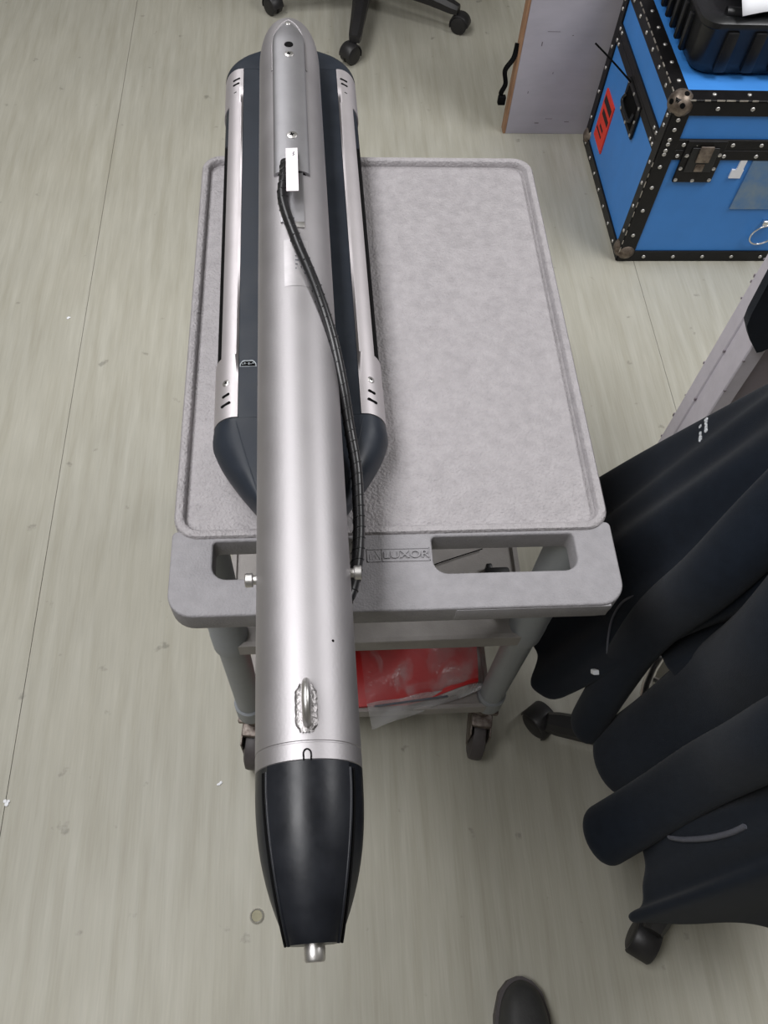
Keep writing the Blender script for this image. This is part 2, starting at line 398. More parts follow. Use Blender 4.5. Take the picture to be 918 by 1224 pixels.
# ------------------------------------------------------------------ towfish (sonar body) lying on the cart
AX, TH = -0.0950, math.atan(0.0174)
AZ = 0.090                                                     # tube axis above the deck
fish = thing('sonar_towfish', 'long stainless steel towfish with black nose lying along the grey cart', 'instrument', (AX, 0, H-0.008), TH)
ZA = AZ+0.008                                                  # local height of the axis
def sect(y, fn, n=72):
    return [Vector((fn(2*PI*i/n)*math.sin(2*PI*i/n), y, ZA+fn(2*PI*i/n)*math.cos(2*PI*i/n))) for i in range(n)]
def trad(y): return 0.0420-(y+0.25)*0.0026                     # slight taper
Y_END, Y_DOME = 0.744, 0.655
prof = [(-0.262, trad(-0.262)-0.0015), (-0.2605, trad(-0.26)), (-0.2485, trad(-0.2485)), (-0.2480, trad(-0.248)-0.0006), (-0.2470, trad(-0.247)-0.0006), (-0.2465, trad(-0.2465))]
y = -0.22
while y < Y_DOME: prof.append((y, trad(y))); y += 0.03
for i in range(0, 15):
    t = i/14*PI/2; r = trad(Y_DOME)
    prof.append((Y_DOME+(Y_END-Y_DOME)*math.sin(t), max(r*math.cos(t)**0.58, 0.0008)))
bm = B(); loft(bm, [sect(yy, lambda a, r=r: r) for yy, r in prof])
tubeo = finish('pressure_tube', bm, 'steel', fish, 40)

# cable cover: half-round channel let into the tail, with a pointed arch end
CY0, CY1, CR = 0.398, 0.714, 0.0205
bm = B(); rings = []
N = 24
for j in range(41):
    yy = CY0+(CY1-CY0)*j/40
    hw = CR
    if yy > 0.652: hw = CR*max(0.03, 1-((yy-0.652)/(CY1-0.652))**2.1)**0.8
    zb = ZA+trad(0.5)-0.0045
    drop = 0 if yy < 0.658 else -0.0105*((yy-0.658)/(CY1-0.658))**1.5
    row = []
    for i in range(N+1):
        s = -1+2*i/N
        row.append(Vector((hw*s, yy, zb+drop+0.0085*math.sqrt(max(0, 1-s*s*0.93)))))
    row = row + [Vector((hw, yy, zb-0.012)), Vector((-hw, yy, zb-0.012))]
    rings.append(row)
# solid and capped; a black plug added below stands in for the dark opening
loft(bm, rings, cap=True)
cover = finish('cable_cover', bm, 'cover', fish, 50)
# arch rim around the rear of the cover (raised lip of the tail cone)
bm = B(); pts = []
for j in range(65):
    t = -1+2*j/64
    yy = CY1+0.001-(CY1-0.600)*abs(t)**1.6
    hw = 0.0212*(1 if yy < 0.650 else max(0.0, 1-((yy-0.650)/(CY1+0.001-0.650))**2.1)**0.8)
    d = 0 if yy < 0.668 else (Y_END-Y_DOME)
    rr = trad(yy) if yy < Y_DOME else trad(Y_DOME)*math.cos(math.asin(min(1, (yy-Y_DOME)/(Y_END-Y_DOME))))**0.58
    x = hw*(1 if t > 0 else -1)
    pts.append((x, yy, ZA+math.sqrt(max(rr*rr-x*x, 0))-0.0006))
tube(bm, pts, 0.0016, 8, 0)
finish('arch_lip', bm, 'steel', fish, 60)
# mouth of the cover: black plug painted in for the shade inside
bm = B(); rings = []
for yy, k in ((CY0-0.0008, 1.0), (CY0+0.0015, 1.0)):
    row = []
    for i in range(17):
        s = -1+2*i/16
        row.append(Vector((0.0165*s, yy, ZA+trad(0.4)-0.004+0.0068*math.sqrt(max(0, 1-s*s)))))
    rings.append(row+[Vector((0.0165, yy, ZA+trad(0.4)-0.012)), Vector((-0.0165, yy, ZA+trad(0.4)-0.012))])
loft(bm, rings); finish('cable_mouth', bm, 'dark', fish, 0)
def screw(x, y, z, r, parent, n=(0, 0, 1), cross=True, m='bright'):
    bm = B(); lathe(bm, [(r, -0.002), (r, 0.0006), (r*0.85, 0.0012), (r*0.3, 0.0014)], (x, y, z), n, 20)
    s = finish('screw', bm, m, parent)
    if cross:
        bm = B(); q = Vector(n).rotation_difference(Vector((0, 0, 1))).to_matrix().to_4x4().inverted()
        mt = Matrix.Translation((x, y, z+0.0012)) @ Vector((0, 0, 1)).rotation_difference(Vector(n)).to_matrix().to_4x4()
        for a in (0.3, 0.3+PI/2): box(bm, -r*0.42, r*0.42, -r*0.12, r*0.12, -0.0004, 0.0006, mtx=mt @ Matrix.Rotation(a, 4, 'Z'))
        finish('cross_slot', bm, 'dark', s, 0)
TOPC = ZA+trad(0.5)+0.004
screw(0.0005, 0.620, TOPC, 0.0058, fish); screw(0.0015, 0.460, TOPC, 0.0062, fish); screw(0.0, 0.699, TOPC-0.0065, 0.0035, fish, cross=False)
bm = B(); lathe(bm, [(0.0058, -0.003), (0.0056, 0.0006), (0.002, 0.0004)], (0.0005, 0.641, TOPC), (0, 0, 1), 20); finish('vent_hole', bm, 'dark', fish)
# milled recess and bright bevel in front of the cover
bm = B(); box(bm, -0.0135, 0.0125, 0.317, 0.398, ZA+trad(0.36)-0.004, ZA+trad(0.36)+0.0008, 0.0006); finish('milled_flat', bm, 'cover', fish)
bm = B(); box(bm, -0.0070, 0.0125, 0.308, 0.3172, ZA+trad(0.36)-0.004, ZA+trad(0.36)+0.0012, 0.0012, mtx=Matrix.Translation((0, 0, 0))); finish('milled_bevel', bm, 'bright', fish)
# white paper flag round the cable
bm = B(); rings = []
for j in range(9):
    t = j/8; yy = 0.430-0.085*t; z = ZA+trad(0.4)+0.0085+0.010*t*1.0
    rings.append([Vector((-0.006, yy, z)), Vector((0.0072, yy, z+0.0004)), Vector((0.0072, yy, z-0.0006)), Vector((-0.006, yy, z-0.001))])
loft(bm, rings); fg = finish('white_cable_tag', bm, 'tag', fish, 0)
bm = B()
for k in range(4): box(bm, 0.0015+0.0009*(k % 2), 0.0028+0.001*(k % 2), 0.4135+0.0022*k, 0.4145+0.0022*k, ZA+trad(0.4)+0.0105-0.0003*k, ZA+trad(0.4)+0.0113-0.0002*k)
finish('tag_print', bm, 'zip', fg, 0)
# faint clear label on the tube
def patch(x0, x1, y0, y1, off, nx=10, ny=6):
    bm = B(); rings = []
    for j in range(ny+1):
        yy = y0+(y1-y0)*j/ny; rr = trad(yy)+off
        rings.append([Vector((x0+(x1-x0)*i/nx, yy, ZA+math.sqrt(rr*rr-(x0+(x1-x0)*i/nx)**2))) for i in range(nx+1)])
    loft(bm, rings, cap=False, closed=False); return bm
lab = finish('clear_label', patch(-0.0105, 0.0150, 0.222, 0.290, 0.0003), 'label', fish)
bm = B()
for k in range(6): merge(bm, patch(0.001, 0.0025+0.001*(k % 3), 0.246+0.006*k, 0.2475+0.006*k, 0.0006, 2, 1))
finish('label_print', bm, 'zip', lab)
# dome join line, lifting lug on its weld pad
rr = trad(-0.22)
bm = B(); rings = []
for j in range(15):
    t = j/14; yy = -0.241+0.038*t; hw = 0.0088*min(1, (math.sin(PI*min(max(t, 0.05), 0.95)))*2.2)**0.5
    rings.append([Vector((hw*(-1+2*i/12), yy+0.0006*math.sin(i*2.4), ZA+math.sqrt(rr*rr-(hw*(-1+2*i/12))**2)+0.0016*math.sqrt(max(0, 1-(-1+2*i/12)**2))+0.0003*math.sin(j*2.1+i))) for i in range(13)])
loft(bm, rings, cap=False, closed=False); finish('weld_pad', bm, 'weld', fish, 80)
bm = B(); pts = []
for j in range(15):
    a = PI*j/14; pts.append((0.0005, -0.219+0.0150*math.cos(a), ZA+rr-0.002+0.0195*math.sin(a)**0.8))
tube(bm, pts, 0.0036, 12, 0, fn=lambda t: (0.0046, 0.0034)); finish('lifting_lug', bm, 'bright', fish, 60)
bm = B(); tube(bm, [(-0.0028, -0.2620, ZA+trad(-.25)+.0002), (-0.0030, -0.2560, ZA+trad(-.25)+.0003), (-0.0014, -0.2536, ZA+trad(-.25)+.0003), (0.0008, -0.2536, ZA+trad(-.25)+.0003), (0.0026, -0.2560, ZA+trad(-.25)+.0003), (0.0026, -0.2620, ZA+trad(-.25)+.0002)], 0.0006, 6, 4); finish('key_notch', bm, 'dark', fish)
bm = B(); lathe(bm, [(0.0012, -0.001), (0.0011, 0.0003)], (0.0228, -0.166, ZA+math.sqrt(trad(-.16)**2-0.0228**2)), (0.55, 0, 0.83), 10); finish('pin_hole', bm, 'dark', fish)
# side pins
for s in (-1, 1):
    bm = B(); x0 = 0.040*s; x1 = 0.0495*s
    cyl(bm, (x0, -0.0905+0.0015*s, ZA), (x1, -0.0905+0.0015*s, ZA), 0.0042, n=18)
    finish('side_pin', bm, 'bright', fish)
    bm = B(); cyl(bm, (0.0445*s, -0.0905+0.0015*s, ZA), (0.0515*s, -0.0905+0.0015*s, ZA), 0.0064, n=24, bev=0.0008)
    finish('pin_head', bm, 'bright', fish)

# black ogive nose with two raised ribs
def nrad(y): return 0.0427-0.0238*max(0, (-0.270-y)/0.1115)**2.4
bm = B(); rings = []
ys = [-0.2615-0.12*i/30 for i in range(31)]
def ribx(y): return 0.0308-0.0135*max(0, (-0.275-y)/0.107)**1.6
for yy in ys:
    r = nrad(yy); th = math.asin(min(0.97, ribx(yy)/r)); row = []
    angs = [th*(-1+2*i/20) for i in range(21)]; side = [th+0.03+(2*PI-2*th-0.06)*i/42 for i in range(43)]
    for a in angs: row.append(Vector((r*math.sin(a), yy, ZA+r*math.cos(a))))
    for a in side:
        q = r-0.0008; row.append(Vector((q*math.sin(a), yy, ZA+q*math.cos(a))))
    rings.append(row)
loft(bm, rings); nose = finish('nose_cone', bm, 'nose', fish, 35)
for s in (-1, 1):
    bm = B(); pts = []
    for yy in ys[1:]:
        r = nrad(yy); th = math.asin(min(0.97, ribx(yy)/r))+0.028
        pts.append((s*r*math.sin(th), yy, ZA+r*math.cos(th)))
    tube(bm, pts, 0.0013, 8, 0); finish('nose_rib', bm, 'nose', nose, 60)
    bm = B(); pts = [(p[0]+0.0024*s, p[1], p[2]-0.0035) for p in pts]; tube(bm, pts, 0.0011, 8, 0); finish('rib_groove', bm, 'dark', nose, 60)
bm = B(); lathe(bm, [(0.0072, 0), (0.0076, 0.004), (0.0076, 0.011), (0.0066, 0.0125)], (0.0005, -0.380, ZA), (0, -1, 0), 24); finish('nose_plug', bm, 'bright', fish)

# flat sonar housing below the tube: black slab with two silver side plates
BW, BZ0, BZ1 = 0.0920, 0.0005, 0.062
def half(z0, z1, w, flat, n=14):
    """right half outline from the top centre round to the bottom centre"""
    zc = (z0+z1)/2; h = (z1-z0)/2; out = [(0, z1)]
    for i in range(n+1):
        a = PI/2-PI*i/n; out.append((flat+(w-flat)*math.cos(a), zc+h*math.sin(a)))
    return out+[(0, z0)]
def slab_ring(y, w, flat, z0=BZ0, z1=BZ1):
    h = half(z0, z1, w, flat)
    return [Vector((x, y, z)) for x, z in h]+[Vector((-x, y, z)) for x, z in reversed(h[1:-1])]
YF, YR = 0.113, 0.716
bm = B(); loft(bm, [slab_ring(YF, BW-0.002, 0.0665), slab_ring(0.545, BW-0.002, 0.0665), slab_ring(0.575, BW-0.002, 0.0665, 0.0098), slab_ring(YR, BW-0.002, 0.0665, 0.0098)]); finish('sonar_housing', bm, 'blackp', fish, 50)
# front fairing (bow shape) and rear cap
bm = B(); rings = []
for j in range(25):
    t = j/24; yy = YF-0.0005-0.106*t
    bulge = 0.0022*min(1, t*5)*(1-t)
    wd = (BW+bulge) if t < 0.12 else BW+bulge-(BW-0.0415)*((t-0.12)/0.88)**1.45
    fl_ = 0.0665-(0.0665-0.0385)*t**1.15
    zt = BZ1+0.0003-0.006*t*t; zb = BZ0+0.018*t*t
    rings.append(slab_ring(yy, max(wd, fl_+0.002), fl_, zb, zt))
loft(bm, rings); finish('front_fairing', bm, 'blackp', fish, 45)
for s in (-1, 1):
    bm = B(); pts = []
    for j in range(1, 24):
        t = j/24; pts.append((s*(0.0665-(0.0665-0.0385)*t**1.15), YF-0.0005-0.106*t, BZ1-0.0004-0.006*t*t))
    tube(bm, pts, 0.0009, 8, 0); finish('fairing_crease', bm, 'blackp', fish, 80)
bm = B(); rings = []
for j in range(15):
    t = j/14; yy = YR+0.0005+0.064*math.sin(t*PI/2); k = max(math.cos(t*PI/2), 0.05)
    wd = max(BW*k, 0.008); rings.append(slab_ring(yy, wd, max(wd-0.0255*min(1, k+0.3), wd*0.3), 0.0098+0.008*t*t, BZ1-0.010*t*t))
loft(bm, rings); finish('rear_cap', bm, 'blackp', fish, 45)
# silver plates wrap from the top edge over the rounded side; cut back along the transducer window
def plate_strip(s, y0, y1, a1):
    bm = B(); rings = []
    zc = (BZ0+BZ1)/2; h = (BZ1-BZ0)/2
    for yy in (y0, (y0+y1)/2, y1):
        o = [(0.0645, zc+h+0.0010)]; inn = [(0.0645, zc+h-0.0008)]
        for i in range(17):
            a = PI/2+(a1-PI/2)*i/16
            o.append((0.0665+(BW-0.0665+0.0004)*math.cos(a), zc+(h+0.0010)*math.sin(a)))
            inn.append((0.0665+(BW-0.0665-0.0022)*math.cos(a), zc+(h-0.0008)*math.sin(a)))
        rings.append([Vector((s*x, yy, z)) for x, z in o+inn[::-1]])
    return loft(bm, rings)
for s in (-1, 1):
    bm = B()
    merge(bm, plate_strip(s, 0.1135, 0.198, -0.9)); merge(bm, plate_strip(s, 0.198, 0.640, 0.83)); merge(bm, plate_strip(s, 0.640, 0.7155, -0.6))
    sp = finish('side_plate', bm, 'alu', fish, 18)
    bm = B(); rings = []
    zc = (BZ0+BZ1)/2; h = (BZ1-BZ0)/2
    for yy in (0.2, 0.638):
        rings.append([Vector((s*(0.0665+(BW-0.0665-0.0012)*math.cos(a)), yy, zc+(h-0.0002)*math.sin(a))) for a in [0.81-1.4*i/10 for i in range(11)]]+[Vector((s*0.06, yy, zc-0.01)), Vector((s*0.06, yy, zc+0.01))])
    loft(bm, rings); finish('transducer_window', bm, 'dark', fish, 40)
    def on_plate(x):                                          # height and normal of the plate at |x|
        c = (x-0.0665)/(BW-0.0665); c = min(max(c, 0), 0.98); q = math.sqrt(1-c*c)
        return zc+(h+0.0010)*q, Vector((s*c/(BW-0.0665), 0, q/h)).normalized()
    def slot(x, y, L, W, kind):
        z, n = on_plate(x); bm = B()
        q = Vector((0, 0, 1)).rotation_difference(n).to_matrix().to_4x4()
        mt = Matrix.Translation((s*x, y, z)) @ q @ Matrix.Rotation(0.25*s*(-1), 4, 'Z')
        P = [Vector((L*math.cos(t)*(1-0.3*math.cos(2*t)**2*0+0), W*math.sin(t)*(1+0.35*math.cos(2*t)), 0)) for t in [2*PI*i/16 for i in range(16)]]
        loft(bm, [[p+Vector((0, 0, -0.0008)) for p in P], [p+Vector((0, 0, 0.00035)) for p in P]])
        bmesh.ops.transform(bm, matrix=mt, verts=bm.verts); finish('drain_slot', bm, 'dark', sp, 0)  # black oval on the surface, painted in for the shade of a hole
    for yy, xx, L in ((0.1435, 0.0775, 0.0048), (0.1315, 0.0775, 0.0062), (0.692, 0.0740, 0.0055), (0.6815, 0.0745, 0.0050)): slot(xx, yy, L, 0.0024, 0)
    slot(0.0755, 0.664, 0.002, 0.001, 0)
    z, n = on_plate(0.0775); screw(s*0.0775, 0.1600, z-0.0004, 0.0042, sp, n)
# torn sticker remnant and grey scuffs on the left of the housing
def arch(x0, x1, y0, y1, z0, z1, n=12):
    P = [((x0+x1)/2+(x1-x0)/2*math.cos(PI*i/n), y0+(y1-y0)*math.sin(PI*i/n)**0.7*(1+0.08*math.sin(5*i))) for i in range(n+1)]
    return loft(B(), [[Vector((x, y, z)) for x, y in P] for z in (z0, z1)])
tr = finish('torn_sticker', arch(-0.0632, -0.0450, 0.1805, 0.1900, BZ1-0.001, BZ1+0.0004), 'silvert2', fish, 0)
finish('sticker_core', arch(-0.0620, -0.0462, 0.1812, 0.1880, BZ1, BZ1+0.0007), 'dark', tr, 0)
bm = B()
for k in range(6): box(bm, -0.0605+0.0022*k, -0.0592+0.0022*k, 0.1828+0.0006*(k % 3), 0.1842+0.0014*(k % 2), BZ1+0.0004, BZ1+0.0010)
finish('sticker_flakes', bm, 'silvert2', tr, 0)
# sheathed cable running from the cover down the right side to the tube
def L2(x, y, z): return (x, y, z)
cp = [(-0.0075, 0.415, ZA+0.0405), (-0.0080, 0.385, ZA+0.0460), (-0.0105, 0.345, ZA+0.0462), (0.0025, 0.285, ZA+0.0450), (0.0215, 0.222, ZA+0.0385), (0.0355, 0.168, ZA+0.0250), (0.0445, 0.120, ZA+0.0040), (0.0500, 0.080, ZA-0.0170), (0.0545, 0.040, ZA-0.0260), (0.0545, 0.0, ZA-0.0300), (0.0530, -0.035, ZA-0.0290), (0.0485, -0.070, ZA-0.026), (0.0420, -0.098, ZA-0.020), (0.034, -0.112, ZA-0.0165)]
cab = finish('cable', tube(B(), cp, 0.0058, 14, 8), 'cable', fish, 60)
sp = spline(cp, 24); bm = B(); pts = []
acc = 0; u = None
for i in range(len(sp)):                                     # spiral wrap
    d = (sp[min(i+1, len(sp)-1)]-sp[max(i-1, 0)]).normalized()
    if u is None: u, _ = frame(d)
    u = (u-d*u.dot(d)).normalized(); v = d.cross(u)
    if i: acc += (sp[i]-sp[i-1]).length
    a = acc/0.012*2*PI
    pts.append(sp[i]+(u*math.cos(a)+v*math.sin(a))*0.0061)
tube(bm, pts, 0.0006, 6, 0); finish('spiral_wrap', bm, 'crate', cab, 60)

# ------------------------------------------------------------------ blue flight case
FX, FY, FW, FD, FH = 0.737, 1.282, 0.80, 0.51, 0.472
case = thing('flight_case', 'blue laminated flight case with black riveted edges at the upper right', 'case', (FX, FY, 0))
LZ = 0.347                                                     # lid line
finish('case_body', box(B(), 0.003, FW-0.003, 0.003, FD-0.003, 0.004, LZ-0.001), 'blue', case, 0)
lid = finish('lid', box(B(), 0.003, FW-0.003, 0.003, FD-0.003, LZ+0.001, FH-0.003), 'blue', case, 0)
def angle(name, p0, p1, wx, wy, wz, parent=case, m='edge'):
    bm = B(); box(bm, min(p0[0], p1[0])-wx[0], max(p0[0], p1[0])+wx[1], min(p0[1], p1[1])-wy[0], max(p0[1], p1[1])+wy[1], min(p0[2], p1[2])-wz[0], max(p0[2], p1[2])+wz[1], 0.0012, 1)
    return finish(name, bm, m, parent, 0)
T = 0.0022; E_ = 0.037
# front and left faces (and their mates) as thin strips of folded angle
for y, nm in ((0, 'f'), (FD, 'b')):
    yy0, yy1 = (y-T, y+0.0035) if y == 0 else (y-0.0035, y+T)
    for z0, z1 in ((0, 0.034), (0.319, LZ-0.0006), (LZ+0.0006, 0.374), (FH-E_, FH)):
        bm = B(); box(bm, 0, FW, yy0, yy1, z0, z1, 0.001, 1); finish('edge_strip', bm, 'edge', case, 0)
    for x0, x1 in ((0, 0.040), (FW-0.040, FW)):
        bm = B(); box(bm, x0, x1, yy0-0.0004, yy1+0.0004, 0, FH, 0.001, 1); finish('corner_strip', bm, 'edge', case, 0)
for x in (0, FW):
    xx0, xx1 = (x-T, x+0.0035) if x == 0 else (x-0.0035, x+T)
    for z0, z1 in ((0, 0.032), (0.321, LZ-0.0006), (LZ+0.0006, 0.372), (FH-0.033, FH)):
        bm = B(); box(bm, xx0, xx1, 0, FD, z0, z1, 0.001, 1); finish('edge_strip', bm, 'edge', case, 0)
    for y0, y1 in ((0, 0.032), (FD-0.032, FD)):
        bm = B(); box(bm, xx0-0.0004, xx1+0.0004, y0, y1, 0, FH, 0.001, 1); finish('corner_strip', bm, 'edge', case, 0)
for a in ((0, FW, -T, E_), (0, FW, FD-E_, FD+T), (-T, 0.034, 0, FD), (FW-0.034, FW+T, 0, FD)):
    bm = B(); box(bm, *a, FH-0.0035, FH+T, 0.001, 1); finish('edge_strip', bm, 'edge', case, 0)
# scraped ridge on the top edges
bm = B()
for k in range(26):
    x = 0.03+k*0.03+random.uniform(-.008, .008); box(bm, x, x+random.uniform(.012, .03), -T-0.0012, -T+0.001, FH+T-0.0022, FH+T+0.0006)
for k in range(15):
    y = 0.03+k*0.031; box(bm, -T-0.0012, -T+0.001, y, y+random.uniform(.008, .026), FH+T-0.0022, FH+T+0.0006)
for k in range(10):
    z = 0.03+k*0.03; box(bm, -T-0.001, -T+0.0008, -T-0.001, -T+0.0008, z, z+random.uniform(.006, .02))
stuff(finish('worn_edge', bm, 'paintwear', case, 0))
for cx in (0, FW):
    for cy in (0, FD):
        for cz in (0, FH):
            bm = B(); t = bmesh.new(); bmesh.ops.create_uvsphere(t, u_segments=16, v_segments=10, radius=0.030)
            sx = 1 if cx == 0 else -1; sy = 1 if cy == 0 else -1; sz = 1 if cz == 0 else -1
            merge(bm, t, Matrix.Translation((cx+sx*0.018, cy+sy*0.018, max(cz+sz*0.018, 0.0305))))
            c = finish('corner_cap', bm, 'corner', case, 60)
            if cz and cx == 0 and cy == 0:
                bm = B()
                for dx, dy, dz in ((-.9, -.3, .3), (-.2, -.9, .35), (.1, -.3, .95)):
                    n = Vector((dx, dy, dz)).normalized(); lathe(bm, [(0.006, -0.002), (0.006, 0.0008), (0.002, 0.001)], Vector((0.018, 0.018, FH-0.018))+n*0.030, n, 12)
                finish('cap_hole', bm, 'dark', c)
bm = B()
def rv(p, n): lathe(bm, [(0.0052, 0), (0.0050, 0.0014), (0.003, 0.0026), (0.0006, 0.003)], p, n, 10)
fy, lx = -T-0.0004, -T-0.0004
for x in [0.07+0.082*k for k in range(9)]: rv((x, fy, 0.017), (0, -1, 0)); rv((x+0.03, fy, FH-0.018), (0, -1, 0)); rv((x+.02, 0.02, FH+T), (0, 0, 1))
for x in (0.055, 0.087, 0.175, 0.245, 0.42, 0.52, 0.62): rv((x, fy, 0.361), (0, -1, 0))
for x in (0.05, 0.068, 0.095, 0.165, 0.245, 0.38): rv((x, fy, 0.331), (0, -1, 0))
for z in (0.09, 0.17, 0.24, 0.30, 0.40, 0.425): rv((0.018, fy-.0004, z), (0, -1, 0)); rv((lx-.0004, 0.016, z), (-1, 0, 0)); rv((lx-.0004, FD-0.016, z), (-1, 0, 0))
for z in (0.335, 0.345, 0.362, 0.374): rv((0.016, fy-.0004, z), (0, -1, 0))
for y in [0.06+0.07*k for k in range(7)]: rv((lx, y, 0.015), (-1, 0, 0)); rv((lx, y+.02, FH-0.016), (-1, 0, 0)); rv((0.019, y+.01, FH+T), (0, 0, 1))
for y in (0.04, 0.06, 0.45, 0.47): rv((lx, y, 0.332), (-1, 0, 0)); rv((lx, y, 0.362), (-1, 0, 0))
stuff(finish('rivets', bm, 'rivet', case, 60))
# butterfly latch on the front, set across the lid line
bm = B(); box(bm, 0.062, 0.160, -0.0055, 0.002, 0.258, 0.372, 0.002); lt = finish('latch', bm, 'edge', case, 0)
bm = B(); box(bm, 0.078, 0.146, -0.0085, -0.005, 0.290, 0.356, 0.002); finish('latch_recess', bm, 'crate', lt, 0)
bm = B(); box(bm, 0.096, 0.130, -0.013, -0.007, 0.318, 0.362, 0.003); box(bm, 0.102, 0.124, -0.0105, -0.007, 0.292, 0.314, 0.002); finish('latch_key', bm, 'corner', lt)
bm = B()
for x, z in ((0.068, 0.266), (0.111, 0.264), (0.153, 0.266), (0.069, 0.298), (0.152, 0.298), (0.072, 0.334), (0.152, 0.336)): lathe(bm, [(0.0048, 0), (0.0046, 0.0014), (0.001, 0.0026)], (x, -0.0055, z), (0, -1, 0), 10)
stuff(finish('latch_rivets', bm, 'rivet', lt, 60))
# recessed spring handle on the left face with a cable tie
hy, hz = 0.235, 0.293
bm = B(); box(bm, -0.006, 0.001, hy-0.065, hy+0.065, hz-0.045, hz+0.045, 0.002); hd = finish('side_handle', bm, 'edge', case, 0)
bm = B(); box(bm, -0.0072, -0.005, hy-0.048, hy+0.048, hz-0.032, hz+0.032, 0.001); finish('handle_dish', bm, 'dark', hd, 0)
bm = B(); tube(bm, [(-0.007, hy-0.042, hz+0.012), (-0.014, hy-0.04, hz-0.008), (-0.014, hy+0.04, hz-0.008), (-0.007, hy+0.042, hz+0.012)], 0.005, 10, 6); finish('grip', bm, 'crate', hd, 60)
bm = B()
for y, z in ((-.057, -.037), (.057, -.037), (-.057, .037), (.057, .037), (-.057, 0), (.057, 0), (0, .039), (0, -.039)): lathe(bm, [(0.0046, 0), (0.0044, 0.0012), (0.001, 0.0022)], (-0.006, hy+y, hz+z), (-1, 0, 0), 10)
stuff(finish('handle_rivets', bm, 'rivet', hd, 60))
bm = B(); tube(bm, [(-0.006, hy+0.045, hz+0.042), (-0.040, hy+0.110, hz+0.052), (-0.077, hy+0.183, hz+0.059)], 0.0024, 8, 6); finish('cable_tie', bm, 'dark', hd)
# red warning label near the rear of the left face
bm = B(); box(bm, -0.0012, 0.0035, 0.350, 0.442, 0.072, 0.214); rl = finish('red_label', bm, 'orange', case, 0)
bm = B()
for k, (y0, y1) in enumerate(((0.358, 0.434), (0.364, 0.430))):
    for zz in ((0.180, 0.200), (0.150, 0.166), (0.118, 0.126), (0.100, 0.106)):
        if k == 0: box(bm, -0.0018, -0.001, y0+0.02*(zz[0] < .12), y1-0.012*((zz[0]*100) % 2), zz[0], zz[1])
finish('label_print', bm, 'ink', rl, 0)
# torn silver tape on the front
bm = B(); box(bm, 0.245, 0.40, -0.0012, 0.0035, 0.175, 0.318); finish('silver_tape', bm, 'silvert', case, 0)
bm = B(); box(bm, 0.203, 0.232, -0.0016, 0.0035, 0.268, 0.292, mtx=None); box(bm, 0.214, 0.230, -0.0016, 0.0035, 0.292, 0.326); finish('paper_scrap', bm, 'paper', case, 0)
bm = B(); pts = [(0.365+0.032*math.cos(t), -0.012-0.006*math.sin(t), 0.100+0.036*math.sin(t)) for t in [2*PI*i/28 for i in range(29)]]
tube(bm, pts, 0.0024, 8, 0); box(bm, 0.352, 0.378, -0.008, 0.002, 0.126, 0.140, 0.002); finish('pull_ring', bm, 'chrome', case, 60)

# ------------------------------------------------------------------ black equipment tray on the case
cr = thing('tool_case', 'black ribbed plastic equipment case standing on top of the blue flight case', 'case', (FX+0.045, FY+0.088, FH+T+0.0008))
bm = B()
def crr(d, z, r=0.04): return [Vector((x, y, z)) for x, y in rrect(0+d, 0.62-d, 0+d, 0.40-d, r, 6)]
loft(bm, [crr(0.012, 0.0), crr(0.006, 0.006), crr(0.0, 0.030), crr(-0.004, 0.105), crr(-0.008, 0.110), crr(-0.008, 0.122), crr(-0.002, 0.126), crr(0.028, 0.126, 0.03), crr(0.035, 0.118, 0.03), crr(0.05, 0.085, 0.03)])
finish('case_shell', bm, 'crate', cr, 40)
bm = B(); box(bm, 0.13, 0.60, 0.10, 0.37, 0.084, 0.165, 0.03, 4); box(bm, 0.16, 0.56, 0.12, 0.35, 0.150, 0.182, 0.012, 3); finish('moulded_lid', bm, 'crate', cr, 40)
for k in range(9):
    x = 0.05+k*0.064; bm = B(); box(bm, x, x+0.028, -0.010, 0.004, 0.012, 0.104, 0.005); finish('rib', bm, 'crate', cr)
for k in range(6):
    y = 0.07+k*0.045; bm = B(); box(bm, -0.012, 0.003, y, y+0.016, 0.015, 0.10, 0.004); finish('side_rib', bm, 'crate', cr)
bm = B(); tube(bm, [(0.045, 0.03, 0.127), (0.10, 0.025, 0.130), (0.13, 0.05, 0.145), (0.20, 0.06, 0.150), (0.40, 0.06, 0.150)], 0.012, 10, 6); finish('carry_handle', bm, 'crate', cr, 60)
bm = B(); rings = []
for j in range(9):
    t = j/8; rings.append([Vector((0.848-0.025*t+0.24*q, 1.362+0.045*q*(1-t)+0.22*t, 0.615+0.075*min(1, t*2.0)+0.006*math.sin(5*q+3*t)+0.012*max(0, 0.3-t)*0)) for q in [i/10 for i in range(11)]])
loft(bm, rings, cap=False, closed=False); pp = finish('paper_sheet', bm, 'paper', None, 60)
md = pp.modifiers.new('thick', 'SOLIDIFY'); md.thickness = 0.0006
tag(pp, 'white paper sheet lying on top of the black equipment case', 'paper')

# ------------------------------------------------------------------ upright panels
pn = thing('bench_end_panel', 'grey laminated board with a worn wooden edge standing behind the blue case', 'panel', (0.492, 1.822, 0))
finish('board', box(B(), 0.008, 0.62, 0.0, 0.03, 0.0, 1.1, 0.001, 1), 'laminate', pn, 0)
finish('wood_edge', box(B(), 0.0, 0.008, -0.001, 0.031, 0.0, 1.1, 0.001, 1), 'wood', pn, 0)
bm = B(); tube(bm, [(-0.004, 0.012, 0.27), (-0.010, 0.0, 0.235), (-0.030, -0.01, 0.205), (-0.022, -0.01, 0.165), (-0.030, -0.01, 0.135), (-0.018, -0.008, 0.120)], 0.004, 8, 8, fn=lambda t: (0.007, 0.0022)); finish('hanging_strap', bm, 'dark', pn, 60)
bm = B(); box(bm, -0.036, -0.014, -0.020, -0.004, 0.104, 0.130, 0.003); finish('strap_end', bm, 'dark', pn)
bm = B()
